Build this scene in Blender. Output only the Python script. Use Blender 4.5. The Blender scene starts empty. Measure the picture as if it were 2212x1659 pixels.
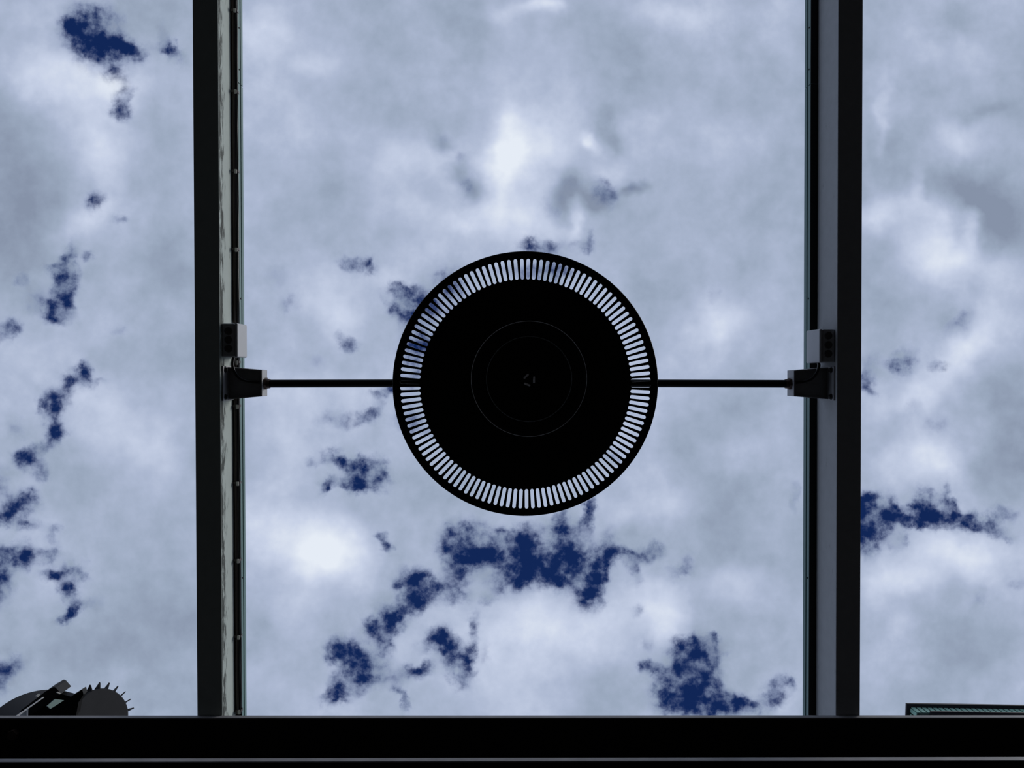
import bpy, bmesh, math, random
from mathutils import Vector, Matrix, Euler

random.seed(7)
scene = bpy.context.scene
COL = scene.collection

# ------------------------------------------------------------------ camera
F_PX, W_PX, H_PX = 1600.0, 2212.0, 1659.0
EYE = Vector((0.0, 0.0, 1.6))
# where straight-up lies in the picture (the phone was not held quite level)
UPX, UPY = 1065.0, 808.0
zc = Vector(((UPX - W_PX/2)/F_PX, -(UPY - H_PX/2)/F_PX, -1.0)).normalized()
xc = (Vector((1, 0, 0)) - zc*zc.x).normalized()
yc = zc.cross(xc)
CAM_R = Matrix((xc, yc, zc))            # camera axes -> world axes
cam_data = bpy.data.cameras.new('camera')
cam_data.sensor_fit = 'HORIZONTAL'
cam_data.sensor_width = 36.0
cam_data.lens = 36.0*F_PX/W_PX
cam_data.clip_start, cam_data.clip_end = 0.02, 500.0
cam = bpy.data.objects.new('camera', cam_data)
COL.objects.link(cam)
cam.matrix_world = Matrix.Translation(EYE) @ CAM_R.to_4x4()
scene.camera = cam


def P(px, py, Z):
    """world point seen at (px, py) that stands Z metres above the lens"""
    d = CAM_R @ Vector(((px - W_PX/2)/F_PX, -(py - H_PX/2)/F_PX, -1.0))
    return EYE + d*(Z/d.z)


def Q(px, py):
    """the same direction as a point of the flat cloud layer at unit height"""
    d = CAM_R @ Vector(((px - W_PX/2)/F_PX, -(py - H_PX/2)/F_PX, -1.0))
    return d.x/d.z, d.y/d.z


def srgb(r, g, b):
    def f(c):
        c /= 255.0
        return c/12.92 if c <= 0.04045 else ((c + 0.055)/1.055)**2.4
    return (f(r), f(g), f(b), 1.0)


# ------------------------------------------------------------------ view
vs = scene.view_settings
scene.display_settings.display_device = 'sRGB'
vs.view_transform = 'Standard'
vs.look = 'None'
vs.exposure = 0.0
vs.gamma = 1.0
vs.use_curve_mapping = False

# ------------------------------------------------------------------ sky: one broken cloud layer over deep blue
# openings in the cloud: px, py, rx, ry, tilt(deg), weight
OPENINGS = [
 # upper left hole and its tail
 (195,62,36,30,0,1.6),(225,112,38,26,30,1.7),(166,54,20,10,0,1.0),(268,106,24,13,10,.85),(202,38,12,18,0,.9),(300,110,18,12,0,.45),
 (355,82,9,22,-10,.5),(372,118,22,11,25,.75),(268,212,13,22,10,.62),(256,240,14,12,0,.5),
 (203,434,13,18,0,.95),(258,474,8,7,0,.45),
 (146,558,11,24,25,1.05),(124,574,12,7,10,.8),(140,618,17,26,10,1.15),(108,668,17,12,0,.9),(150,655,14,16,0,.5),(72,648,20,22,-20,.45),(192,553,8,10,0,.55),(50,602,12,10,0,.35),(130,690,20,12,0,.5),
 (8,715,18,16,0,.7),(30,705,12,12,0,.4),(255,712,16,12,0,.28),
 (175,808,13,16,30,1.05),(150,826,16,11,-30,1.0),(118,862,20,18,-20,1.1),(96,880,12,8,0,.8),(120,938,14,17,0,1.05),(112,898,10,10,0,.6),(84,966,14,11,-30,.85),(54,992,17,15,-30,1.15),(92,1020,11,13,0,.7),(36,928,17,14,0,.5),(2,1040,14,22,0,.6),(200,822,20,6,0,.35),
 (36,1092,26,19,-20,1.15),(30,1132,34,9,10,1.0),(60,1080,10,12,0,.6),(48,1200,22,17,0,1.0),(14,1192,20,12,0,.9),(2,1250,18,36,0,1.15),(108,1197,15,10,0,.9),(120,1237,20,10,-10,.95),(163,1234,13,17,-40,1.15),(144,1284,13,17,-10,1.1),(163,1318,20,9,-35,1.05),(146,1334,14,8,-20,.8),(118,1152,8,14,0,.35),(205,1302,16,14,0,.3),
 (18,1442,24,16,-15,.9),(4,1480,14,17,0,.7),
 # round the lamp, left side
 (756,570,15,13,20,.75),(796,576,12,13,-45,.85),(622,655,16,11,0,.35),(757,742,15,12,0,.7),(735,722,10,8,0,.35),(690,780,20,14,0,.25),(600,600,22,16,0,.25),
 (866,630,26,11,0,.9),(880,645,11,14,0,.7),(858,660,13,11,0,.7),(888,668,16,15,-30,1.5),
 (832,850,14,9,0,1.0),(806,888,11,15,20,.8),(786,905,12,10,0,.55),(715,905,22,14,0,.48),(742,915,14,10,0,.35),
 (742,996,30,10,20,.85),(772,1008,34,14,20,1.1),(798,1026,26,20,20,1.15),(705,1047,15,9,-45,1.0),(748,1044,16,8,0,.8),(782,1046,18,10,0,.95),(676,1000,10,8,0,.5),(822,1008,10,16,0,.7),
 (826,1168,7,13,-30,.9),(840,1186,8,8,-40,.8),(832,1155,8,8,0,.4),
 # seen through the slots and round the rim
 (930,690,34,60,25,.6),(900,770,22,48,5,.7),(965,625,30,22,-35,.6),(1150,585,60,13,0,.55),(1195,590,22,24,0,.62),(885,905,22,22,0,.62),(925,935,14,12,0,.45),(1320,985,20,9,40,.55),
 (1150,527,24,10,0,.62),(1180,538,20,10,0,.5),(1252,532,26,10,0,.45),(1275,515,8,18,10,.45),
 # big hole under the lamp
 (1000,1170,30,26,-20,1.15),(990,1205,20,34,10,1.15),(1035,1200,36,28,20,1.2),(1075,1170,44,12,-20,.9),(1120,1180,30,22,30,.85),(1130,1212,32,30,0,1.25),(1112,1240,18,22,0,.9),
 (1215,1188,34,36,10,1.35),(1200,1225,46,22,0,1.3),(1160,1225,30,20,0,1.1),(1210,1140,11,26,10,.95),(1245,1235,40,14,0,.9),
 (1275,1108,7,22,5,1.1),(1258,1128,16,8,-30,.7),(1210,1118,8,16,30,.4),
 (1304,1205,14,36,20,1.2),(1285,1245,16,26,15,1.1),(1270,1284,22,24,0,.95),(1294,1290,8,16,0,.8),(1352,1194,22,8,8,1.0),(1398,1198,24,14,0,.68),(1420,1186,14,10,0,.5),(1366,1216,12,18,0,.55),(1378,1248,8,18,-20,.55),(1210,1266,26,12,0,.5),
 (1466,1238,18,8,0,.45),(1486,1215,14,18,30,.3),(1380,1318,12,10,0,.3),
 # diagonal chain below left
 (912,1258,36,14,15,1.1),(940,1268,18,10,10,.9),(880,1296,13,30,25,1.1),(905,1302,22,18,-30,.95),(868,1265,14,10,0,.7),
 (832,1338,26,20,-35,1.1),(806,1352,18,10,-20,.85),(828,1378,12,20,0,.9),(850,1345,18,10,-40,.7),
 (742,1404,18,16,0,1.05),(765,1426,34,20,40,1.15),(724,1420,14,10,-20,.8),(776,1452,24,26,0,1.05),(808,1426,24,26,0,.72),(738,1486,20,14,0,.8),(726,1504,9,16,30,.7),(700,1512,12,7,-20,.5),(820,1470,16,14,0,.5),
 (892,1452,26,12,-15,.85),(920,1440,14,8,-20,.5),(986,1290,20,12,0,.65),(1054,1293,12,10,0,.6),(1085,1270,22,16,0,.4),
 (962,1388,14,28,-15,1.1),(980,1418,16,26,-30,1.1),(950,1372,16,12,0,.7),(1018,1408,8,24,0,.95),(1004,1452,14,24,0,.85),(1024,1352,8,22,10,.62),(930,1395,20,10,0,.4),(860,1490,7,8,0,.8),(870,1515,6,14,-15,.5),(1050,1410,10,18,0,.35),
 # lower right hole
 (1500,1408,34,14,0,1.2),(1492,1438,30,30,0,1.3),(1480,1480,30,34,10,1.3),(1500,1512,56,24,10,1.15),(1530,1470,16,34,0,1.0),(1555,1524,40,16,5,1.1),(1410,1446,22,10,10,.85),(1395,1440,8,8,0,.5),(1432,1500,12,14,0,.8),(1450,1520,14,14,0,.9),(1590,1518,16,10,0,.9),
 (1632,1530,10,10,0,1.1),(1680,1490,18,24,25,.62),(1708,1466,9,11,0,.75),(1662,1505,12,14,0,.5),(1546,1394,6,18,0,.6),(1515,1384,30,10,0,.6),(1400,1390,10,18,0,.3),(1380,1320,10,10,0,.3),
 # soft grey gaps above the lamp
 (956,308,20,18,30,.30),(992,342,13,11,0,.32),(1010,395,20,28,-30,.34),
 (1202,440,20,26,20,.38),(1302,402,15,14,0,.46),(1308,432,22,14,0,.40),(1368,403,20,10,-10,.34),(1235,395,26,12,0,.28),(1315,258,12,24,0,.10),
 (1545,640,10,18,0,.3),(1715,1070,8,22,0,.35),
 # right strip
 (1900,1100,30,18,10,1.25),(1888,1128,34,30,0,1.3),(1936,1120,28,10,15,1.15),(1872,1168,14,22,0,1.0),(1862,1100,16,22,0,.8),(1965,1124,18,7,0,.95),
 (2002,1082,18,18,0,1.1),(2048,1092,12,10,0,1.0),(2042,1062,7,16,15,.75),(1990,1096,12,14,0,.9),(2030,1112,36,8,10,.95),(2005,1132,26,9,10,.85),(2060,1128,34,12,10,1.0),(2100,1126,30,10,15,.95),(2142,1142,24,11,20,1.05),(2120,1120,24,10,10,.6),(2168,1112,22,10,0,.42),
 (1952,1166,8,10,-30,.55),(1935,1185,14,14,0,.35),(2182,1168,10,8,0,.5),(2200,1258,18,12,0,.32),(2116,1290,18,10,-30,.3),
 (1942,792,16,16,0,.68),(1884,788,16,22,0,.5),(1872,820,10,16,0,.48),(2025,790,14,12,0,.48),(1958,770,24,12,-40,.4),(2070,700,30,14,-30,.4),(2110,455,30,14,0,.0),(1882,845,12,8,0,.4),(2022,918,22,18,0,.32),(1975,880,12,12,0,.25),
]
# cloud relief: px, py, rx, ry, tilt, amount (+ thin and bright, - thick and grey)
RELIEF = [
 (95,165,80,45,25,.55),(225,178,60,32,10,.6),(215,300,45,90,0,.4),(180,490,60,40,-30,.55),(60,60,70,60,0,.2),
 (30,330,90,130,0,-.35),(40,520,110,80,0,-.45),(340,380,70,90,0,-.15),(330,30,70,60,0,-.1),(350,560,80,120,0,-.12),(240,700,60,40,0,.15),
 (270,930,110,70,20,.35),(370,940,50,80,0,.25),(110,1290,70,80,0,.2),(300,1330,130,120,0,-.25),(200,1460,200,80,0,-.12),(60,760,60,40,0,.15),
 (580,55,50,40,0,.35),(700,130,60,60,0,.15),(650,130,60,30,0,.2),(1000,90,70,110,15,-.22),(900,180,80,80,0,-.10),(1140,110,110,70,0,.16),(1130,220,200,70,0,.10),
 (960,340,70,50,20,.5),(850,350,60,60,0,.28),(1110,300,35,60,10,.55),(1092,390,30,60,10,.75),(1180,330,60,80,20,.45),(1276,318,14,14,0,.6),(1185,14,40,18,0,.6),(1090,20,40,30,0,.3),
 (1000,480,140,36,10,.4),(1170,470,70,40,0,.4),(1245,480,16,50,15,.55),(940,545,90,30,0,.2),(1330,360,40,30,0,.3),(1400,460,60,60,0,.1),
 (1380,110,100,80,0,-.12),(1330,200,70,50,0,-.10),(1440,20,90,30,0,.3),(1560,340,80,60,0,.2),(1690,120,40,150,0,.15),(1400,290,60,40,0,.12),(1650,450,80,90,0,-.1),
 (952,300,20,20,30,-.42),(992,352,22,20,0,-.38),(1012,402,22,36,-25,-.50),(1205,436,24,36,20,-.50),(1302,420,34,22,20,-.55),(1368,403,24,11,-10,-.48),(1238,396,34,16,0,-.36),(1316,262,18,36,0,-.30),(1320,305,24,16,0,-.24),(1235,475,26,18,0,-.3),
 (1570,705,70,45,0,.55),(1540,640,30,30,0,.2),(1450,640,70,60,0,-.05),(1620,860,90,90,0,-.15),(1480,900,60,80,0,-.1),(1680,640,50,80,0,.15),
 (740,680,55,40,0,.5),(690,620,70,40,0,.2),(600,700,60,90,0,-.1),(660,870,90,50,0,.25),(690,980,70,40,0,.15),(600,960,60,60,0,.2),(820,600,50,30,0,.2),
 (620,1150,110,60,15,.5),(740,1180,60,60,0,.65),(690,1230,80,50,0,.45),(590,1230,60,50,0,.1),(560,1350,50,90,0,-.2),(640,1330,60,60,0,.2),(600,1490,80,60,0,.1),(830,1270,50,60,0,-.1),(900,1100,90,50,0,-.1),
 (960,1330,70,40,-20,.2),(1060,1400,50,60,0,.3),(1170,1340,90,60,0,.35),(1230,1380,60,60,0,.3),(1120,1480,120,60,0,.2),(1330,1340,50,60,0,.35),(1430,1310,50,50,0,.55),(1440,1350,40,40,0,.3),(1590,1255,60,50,0,.45),(1440,1080,70,40,0,.35),(1340,1120,60,40,0,.25),
 (1400,1160,60,50,0,-.1),(1550,1080,90,60,0,-.15),(1640,1380,60,120,0,.0),(1640,1050,60,50,0,-.1),(1290,1480,80,60,0,-.15),(1090,1540,60,30,0,.15),(1700,1500,30,50,0,.3),
 (2060,310,80,45,-10,.35),(2070,120,60,40,0,.15),(2080,60,60,40,0,-.3),(2110,240,70,20,-10,-.3),(2080,420,90,50,0,-.5),(2170,470,70,70,0,-.5),(1910,260,14,70,5,.3),(1890,460,40,40,0,.5),(1960,450,60,40,20,.5),(2020,545,60,50,0,.7),(2105,490,20,40,30,.5),(2160,560,40,60,0,.3),(1985,410,12,40,0,.4),
 (1950,330,60,60,0,-.2),(2140,720,60,40,-30,.5),(2080,780,50,40,-40,.5),(2000,860,60,30,-20,.45),(1900,880,40,30,0,.25),(2020,980,60,50,40,.5),(1930,1020,40,40,0,.3),(2160,880,70,90,0,-.25),(2180,1010,60,90,0,-.4),(2070,680,60,50,0,-.2),(1900,700,60,50,0,-.1),
 (2050,1180,90,30,10,.6),(1960,1230,70,40,0,.5),(2120,1230,50,40,20,.45),(1900,1250,40,60,0,.35),(2040,1380,80,60,0,-.25),(2160,1400,60,60,0,.0),(1920,1400,50,80,0,.05),(2000,1490,120,50,0,-.1),
]


def build_sky():
    world = bpy.data.worlds.new('sky')
    scene.world = world
    world.use_nodes = True
    world.cycles.sampling_method = 'MANUAL'
    world.cycles.sample_map_resolution = 256

    class Tree:
        """small helper round one node tree"""
        def __init__(self, nt):
            self.nt = nt; self.N = nt.nodes.new; self.L = nt.links.new

        def math(self, op, a, b=None, c=None, clamp=False):
            n = self.N('ShaderNodeMath'); n.operation = op; n.use_clamp = clamp
            for i, v in enumerate((a, b, c)):
                if v is None: continue
                if isinstance(v, (int, float)): n.inputs[i].default_value = v
                else: self.L(v, n.inputs[i])
            return n.outputs[0]

        def vmath(self, op, a, b=None, out=0):
            n = self.N('ShaderNodeVectorMath'); n.operation = op
            for i, v in enumerate((a, b)):
                if v is None: continue
                if isinstance(v, (tuple, list)): n.inputs[i].default_value = v
                elif op == 'SCALE' and i == 1: n.inputs[3].default_value = v
                else: self.L(v, n.inputs[i])
            return n.outputs[out]

        def noise(self, vec, scale, detail, rough=0.55, off=(0, 0, 0), color=False):
            v = self.vmath('ADD', vec, off)
            n = self.N('ShaderNodeTexNoise'); n.noise_dimensions = '2D'
            n.inputs['Scale'].default_value = scale
            n.inputs['Detail'].default_value = detail
            n.inputs['Roughness'].default_value = rough
            self.L(v, n.inputs['Vector'])
            return n.outputs['Color' if color else 'Fac']

        def smooth(self, x, lo, hi):
            n = self.N('ShaderNodeMapRange'); n.interpolation_type = 'SMOOTHSTEP'
            n.inputs['From Min'].default_value = lo; n.inputs['From Max'].default_value = hi
            self.L(x, n.inputs['Value'])
            return n.outputs['Result']

        def blobs(self, vec, rows, base, grow=1.0):
            acc = None; src = vec
            for k, (px, py, rx, ry, a, w) in enumerate(rows):
                if k and k % 12 == 0:          # keeps the evaluation in small batches
                    src = self.vmath('ADD', vec, self.vmath('SCALE', acc, 1e-7))
                qx, qy = Q(px, py); rx *= grow; ry *= grow
                c, n_ = math.cos(math.radians(a)), math.sin(math.radians(a))
                kx, ky = F_PX/rx, F_PX/ry
                u = self.vmath('DOT_PRODUCT', src, (c*kx, n_*kx, -(c*qx + n_*qy)*kx), out=1)
                v = self.vmath('DOT_PRODUCT', src, (-n_*ky, c*ky, -(-n_*qx + c*qy)*ky), out=1)
                d2 = self.math('MULTIPLY_ADD', u, u, self.math('MULTIPLY', v, v))
                g = self.math('POWER', base, d2)
                acc = self.math('MULTIPLY', g, w) if acc is None else self.math('MULTIPLY_ADD', g, w, acc)
            return acc

    nt = world.node_tree
    nt.nodes.clear()
    T = Tree(nt)
    tc = T.N('ShaderNodeTexCoord')
    sep = T.N('ShaderNodeSeparateXYZ'); T.L(tc.outputs['Generated'], sep.inputs[0])
    z = T.math('MAXIMUM', sep.outputs[2], 0.12)
    qx = T.math('DIVIDE', sep.outputs[0], z)
    qy = T.math('DIVIDE', sep.outputs[1], z)
    comb = T.N('ShaderNodeCombineXYZ')
    T.L(qx, comb.inputs[0]); T.L(qy, comb.inputs[1]); comb.inputs[2].default_value = 1.0
    q = comb.outputs[0]

    def noise3(scale, detail, rough, off):
        c = T.noise(q, scale, detail, rough, off, color=True)
        sp = T.N('ShaderNodeSeparateXYZ'); T.L(c, sp.inputs[0])
        return c, sp.outputs[2]

    def warped(c, amp):
        c = T.vmath('SUBTRACT', c, (0.5, 0.5, 0.5))
        return T.vmath('ADD', q, T.vmath('MULTIPLY', c, (amp, amp, 0.0)))

    cf, fine = noise3(35.0, 5.0, 0.58, (1.3, 4.4, 0.0))
    cm, mid = noise3(8.5, 4.0, 0.52, (6.3, 2.2, 0.0))
    qo = warped(cf, 0.030)
    qr = warped(cm, 0.075)
    big = T.noise(q, 3.2, 3.0, 0.5, (0.7, 3.9, 0.0))
    base = T.math('ADD', SKY_BASE, T.math('MULTIPLY', T.math('SUBTRACT', mid, 0.5), 0.52))
    base = T.math('ADD', base, T.math('MULTIPLY', T.math('SUBTRACT', big, 0.5), 0.30))
    # beyond the part that was photographed the same broken layer goes on
    far = T.smooth(T.vmath('LENGTH', q, out=1), 1.335, 1.53)
    far_hole = T.smooth(mid, 0.56, 0.70)
    extra = T.math('MULTIPLY', T.math('MULTIPLY', far, far_hole), 1.3)
    extra = T.math('ADD', extra, T.math('MULTIPLY', T.math('SUBTRACT', mid, 0.5), 0.20))

    tile_no = [0]

    def leaf(openings, relief):
        g = bpy.data.node_groups.new('sky_tile', 'ShaderNodeTree')
        for nm, ty in (('qo', 'NodeSocketVector'), ('qr', 'NodeSocketVector'), ('fine', 'NodeSocketFloat'), ('base', 'NodeSocketFloat'), ('extra', 'NodeSocketFloat')):
            g.interface.new_socket(nm, in_out='INPUT', socket_type=ty)
        g.interface.new_socket('color', in_out='OUTPUT', socket_type='NodeSocketColor')
        t = Tree(g)
        gi = t.N('NodeGroupInput'); go = t.N('NodeGroupOutput')
        i_qo, i_qr, i_f, i_b, i_e = gi.outputs[0], gi.outputs[1], gi.outputs[2], gi.outputs[3], gi.outputs[4]
        # a hair's difference between patches keeps each one's nodes its own, so only the patch looked at is evaluated
        tile_no[0] += 1
        eps = 2e-6*tile_no[0]
        i_qo = t.vmath('ADD', i_qo, (eps, 0, 0))
        i_qr = t.vmath('ADD', i_qr, (eps, 0, 0))
        i_e = t.math('ADD', i_e, eps)
        i_b = t.math('ADD', i_b, eps)
        fs = t.math('SUBTRACT', i_f, 0.5 + eps)
        hole = t.blobs(i_qo, openings, 0.50, 1.18) if openings else None
        hole = t.math('ADD', hole, i_e) if hole is not None else i_e
        hole = t.math('MAXIMUM', hole, 0.0)
        # thick cloud lets nothing through, so the field saturates; fine billows bite into its edges
        hole = t.math('DIVIDE', hole, t.math('MULTIPLY_ADD', hole, 0.45, 1.0))
        soft = t.math('SUBTRACT', 1.0, t.math('POWER', 0.25, hole))
        gate = t.math('MULTIPLY', soft, 1.6, clamp=True)
        depth = t.math('MULTIPLY_ADD', t.math('MULTIPLY', fs, 1.6), gate, soft)
        rel = t.blobs(i_qr, relief, 0.45) if relief else None
        shade = t.math('MULTIPLY_ADD', rel, 0.72, i_b) if rel is not None else i_b
        shade = t.math('ADD', shade, t.math('MULTIPLY', fs, t.math('MULTIPLY_ADD', gate, 0.65, 0.22)))
        ramp = t.N('ShaderNodeValToRGB'); t.L(shade, ramp.inputs[0])
        cr = ramp.color_ramp
        stops = CLOUD_STOPS
        cr.elements[0].position = stops[0][0]; cr.elements[0].color = srgb(*stops[0][1])
        cr.elements[1].position = stops[-1][0]; cr.elements[1].color = srgb(*stops[-1][1])
        for p, c in stops[1:-1]:
            e = cr.elements.new(p); e.color = srgb(*c)
        blue = t.N('ShaderNodeValToRGB'); t.L(depth, blue.inputs[0])
        br = blue.color_ramp
        stops = BLUE_STOPS
        br.elements[0].position = stops[0][0]; br.elements[0].color = srgb(*stops[0][1])
        br.elements[1].position = stops[-1][0]; br.elements[1].color = srgb(*stops[-1][1])
        for p, c in stops[1:-1]:
            e = br.elements.new(p); e.color = srgb(*c)
        mix = t.N('ShaderNodeMix'); mix.data_type = 'RGBA'
        t.L(t.smooth(depth, 0.06, 0.86), mix.inputs[0])
        t.L(ramp.outputs[0], mix.inputs[6]); t.L(blue.outputs[0], mix.inputs[7])
        t.L(mix.outputs[2], go.inputs[0])
        n = T.N('ShaderNodeGroup'); n.node_tree = g
        for i, v in enumerate((qo, qr, fine, base, extra)): T.L(v, n.inputs[i])
        bg = T.N('ShaderNodeBackground'); T.L(n.outputs[0], bg.inputs[0])
        return bg.outputs[0]

    # the table of cloud openings is long, so the sky is split into patches that each hold only what reaches them
    INF = 1e6
    def inside(rows, x0, x1, y0, y1, pad):
        out = []
        for r in rows:
            m = 2.0*max(r[2], r[3]) + pad
            if r[5] and x0 - m < r[0] < x1 + m and y0 - m < r[1] < y1 + m: out.append(r)
        return out

    def split(xs, ys):
        if len(xs) == 2 and len(ys) == 2:
            b = (xs[0], xs[1], ys[0], ys[1])
            return leaf(inside(OPENINGS, *b, 28), inside(RELIEF, *b, 36))
        mix = T.N('ShaderNodeMixShader')
        if len(xs) >= len(ys):
            k = len(xs)//2; cut = Q(xs[k], 808)[0]
            a = split(xs[:k + 1], ys); b = split(xs[k:], ys); co = qx
        else:
            k = len(ys)//2; cut = Q(1065, ys[k])[1]
            a = split(xs, ys[:k + 1]); b = split(xs, ys[k:]); co = qy
        T.L(T.math('GREATER_THAN', co, cut), mix.inputs[0])
        T.L(a, mix.inputs[1]); T.L(b, mix.inputs[2])
        return mix.outputs[0]

    sky = split([-INF, 140, 290, 560, 780, 960, 1160, 1360, 1600, 1860, 2040, INF], [-INF, 200, 440, 680, 920, 1110, 1280, 1420, INF])
    out = T.N('ShaderNodeOutputWorld'); T.L(sky, out.inputs[0])


SKY_BASE = 0.345
CLOUD_STOPS = [(0.0, (134, 146, 168)), (0.22, (154, 168, 190)), (0.42, (172, 184, 209)), (0.68, (198, 208, 230)), (1.0, (229, 236, 246))]
BLUE_STOPS = [(0.15, (92, 110, 156)), (0.42, (62, 82, 130)), (0.66, (26, 48, 99)), (0.85, (17, 38, 86))]
build_sky()

# sun behind thin cloud, out of the frame to the right
sun_d = bpy.data.lights.new('sun', 'SUN')
sun_d.energy = 1.5
sun_d.angle = math.radians(25)
sun_d.color = (1.0, 0.98, 0.94)
sun = bpy.data.objects.new('sun', sun_d)
COL.objects.link(sun)
SUN_TO = Vector((0.80, -0.22, 0.62)).normalized()
sun.rotation_euler = SUN_TO.to_track_quat('Z', 'Y').to_euler()
sun.location = (6, -2, 12)


# ------------------------------------------------------------------ materials
def mat(name, color, rough=0.5, metal=0.0, vary=0.0, vscale=20.0, bump=0.0, spec=0.5, stain=None):
    m = bpy.data.materials.new(name); m.use_nodes = True
    nt = m.node_tree; N = nt.nodes.new; L = nt.links.new
    b = nt.nodes['Principled BSDF']
    b.inputs['Base Color'].default_value = color
    b.inputs['Roughness'].default_value = rough
    b.inputs['Metallic'].default_value = metal
    b.inputs['Specular IOR Level'].default_value = spec
    if vary or bump or stain:
        tc = N('ShaderNodeTexCoord')
        n = N('ShaderNodeTexNoise'); n.inputs['Scale'].default_value = vscale; n.inputs['Detail'].default_value = 6
        L(tc.outputs['Object'], n.inputs['Vector'])
        col = None
        if vary:
            mx = N('ShaderNodeMix'); mx.data_type = 'RGBA'
            L(n.outputs['Fac'], mx.inputs[0])
            mx.inputs[6].default_value = tuple(c*(1 - vary) for c in color[:3]) + (1,)
            mx.inputs[7].default_value = tuple(min(1, c*(1 + vary)) for c in color[:3]) + (1,)
            col = mx.outputs[2]
        if stain:
            # grime and scuffs: scratchy noise, denser where hands and ladders reach the lower arris
            scol, amount = stain
            mp = N('ShaderNodeMapping'); mp.inputs['Scale'].default_value = (40, 9, 40)
            mp.inputs['Rotation'].default_value = (0.6, 0, 0)
            L(tc.outputs['Object'], mp.inputs['Vector'])
            s = N('ShaderNodeTexNoise'); s.inputs['Scale'].default_value = 1.6; s.inputs['Detail'].default_value = 8
            s.inputs['Roughness'].default_value = 0.7
            L(mp.outputs[0], s.inputs['Vector'])
            sp = N('ShaderNodeSeparateXYZ'); L(tc.outputs['Object'], sp.inputs[0])
            h = N('ShaderNodeMapRange'); h.inputs['From Min'].default_value = 0.002; h.inputs['From Max'].default_value = 0.055
            h.inputs['To Min'].default_value = amount; h.inputs['To Max'].default_value = 0.0
            L(sp.outputs[2], h.inputs['Value'])
            sd = N('ShaderNodeMath'); sd.operation = 'GREATER_THAN'; sd.inputs[1].default_value = 0.0015; L(sp.outputs[2], sd.inputs[0])
            ad0 = N('ShaderNodeMath'); ad0.operation = 'ADD'; L(s.outputs['Fac'], ad0.inputs[0]); L(h.outputs[0], ad0.inputs[1])
            ad = N('ShaderNodeMath'); ad.operation = 'MULTIPLY'; L(ad0.outputs[0], ad.inputs[0]); L(sd.outputs[0], ad.inputs[1])
            sm = N('ShaderNodeMapRange'); sm.interpolation_type = 'SMOOTHSTEP'
            sm.inputs['From Min'].default_value = 0.62; sm.inputs['From Max'].default_value = 0.76
            L(ad.outputs[0], sm.inputs['Value'])
            mx2 = N('ShaderNodeMix'); mx2.data_type = 'RGBA'; L(sm.outputs[0], mx2.inputs[0])
            if col is not None: L(col, mx2.inputs[6])
            else: mx2.inputs[6].default_value = color
            mx2.inputs[7].default_value = scol
            col = mx2.outputs[2]
        if col is not None: L(col, b.inputs['Base Color'])
        if bump:
            bp = N('ShaderNodeBump'); bp.inputs['Strength'].default_value = bump; bp.inputs['Distance'].default_value = 0.002
            L(n.outputs['Fac'], bp.inputs['Height']); L(bp.outputs[0], b.inputs['Normal'])
    return m


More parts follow.
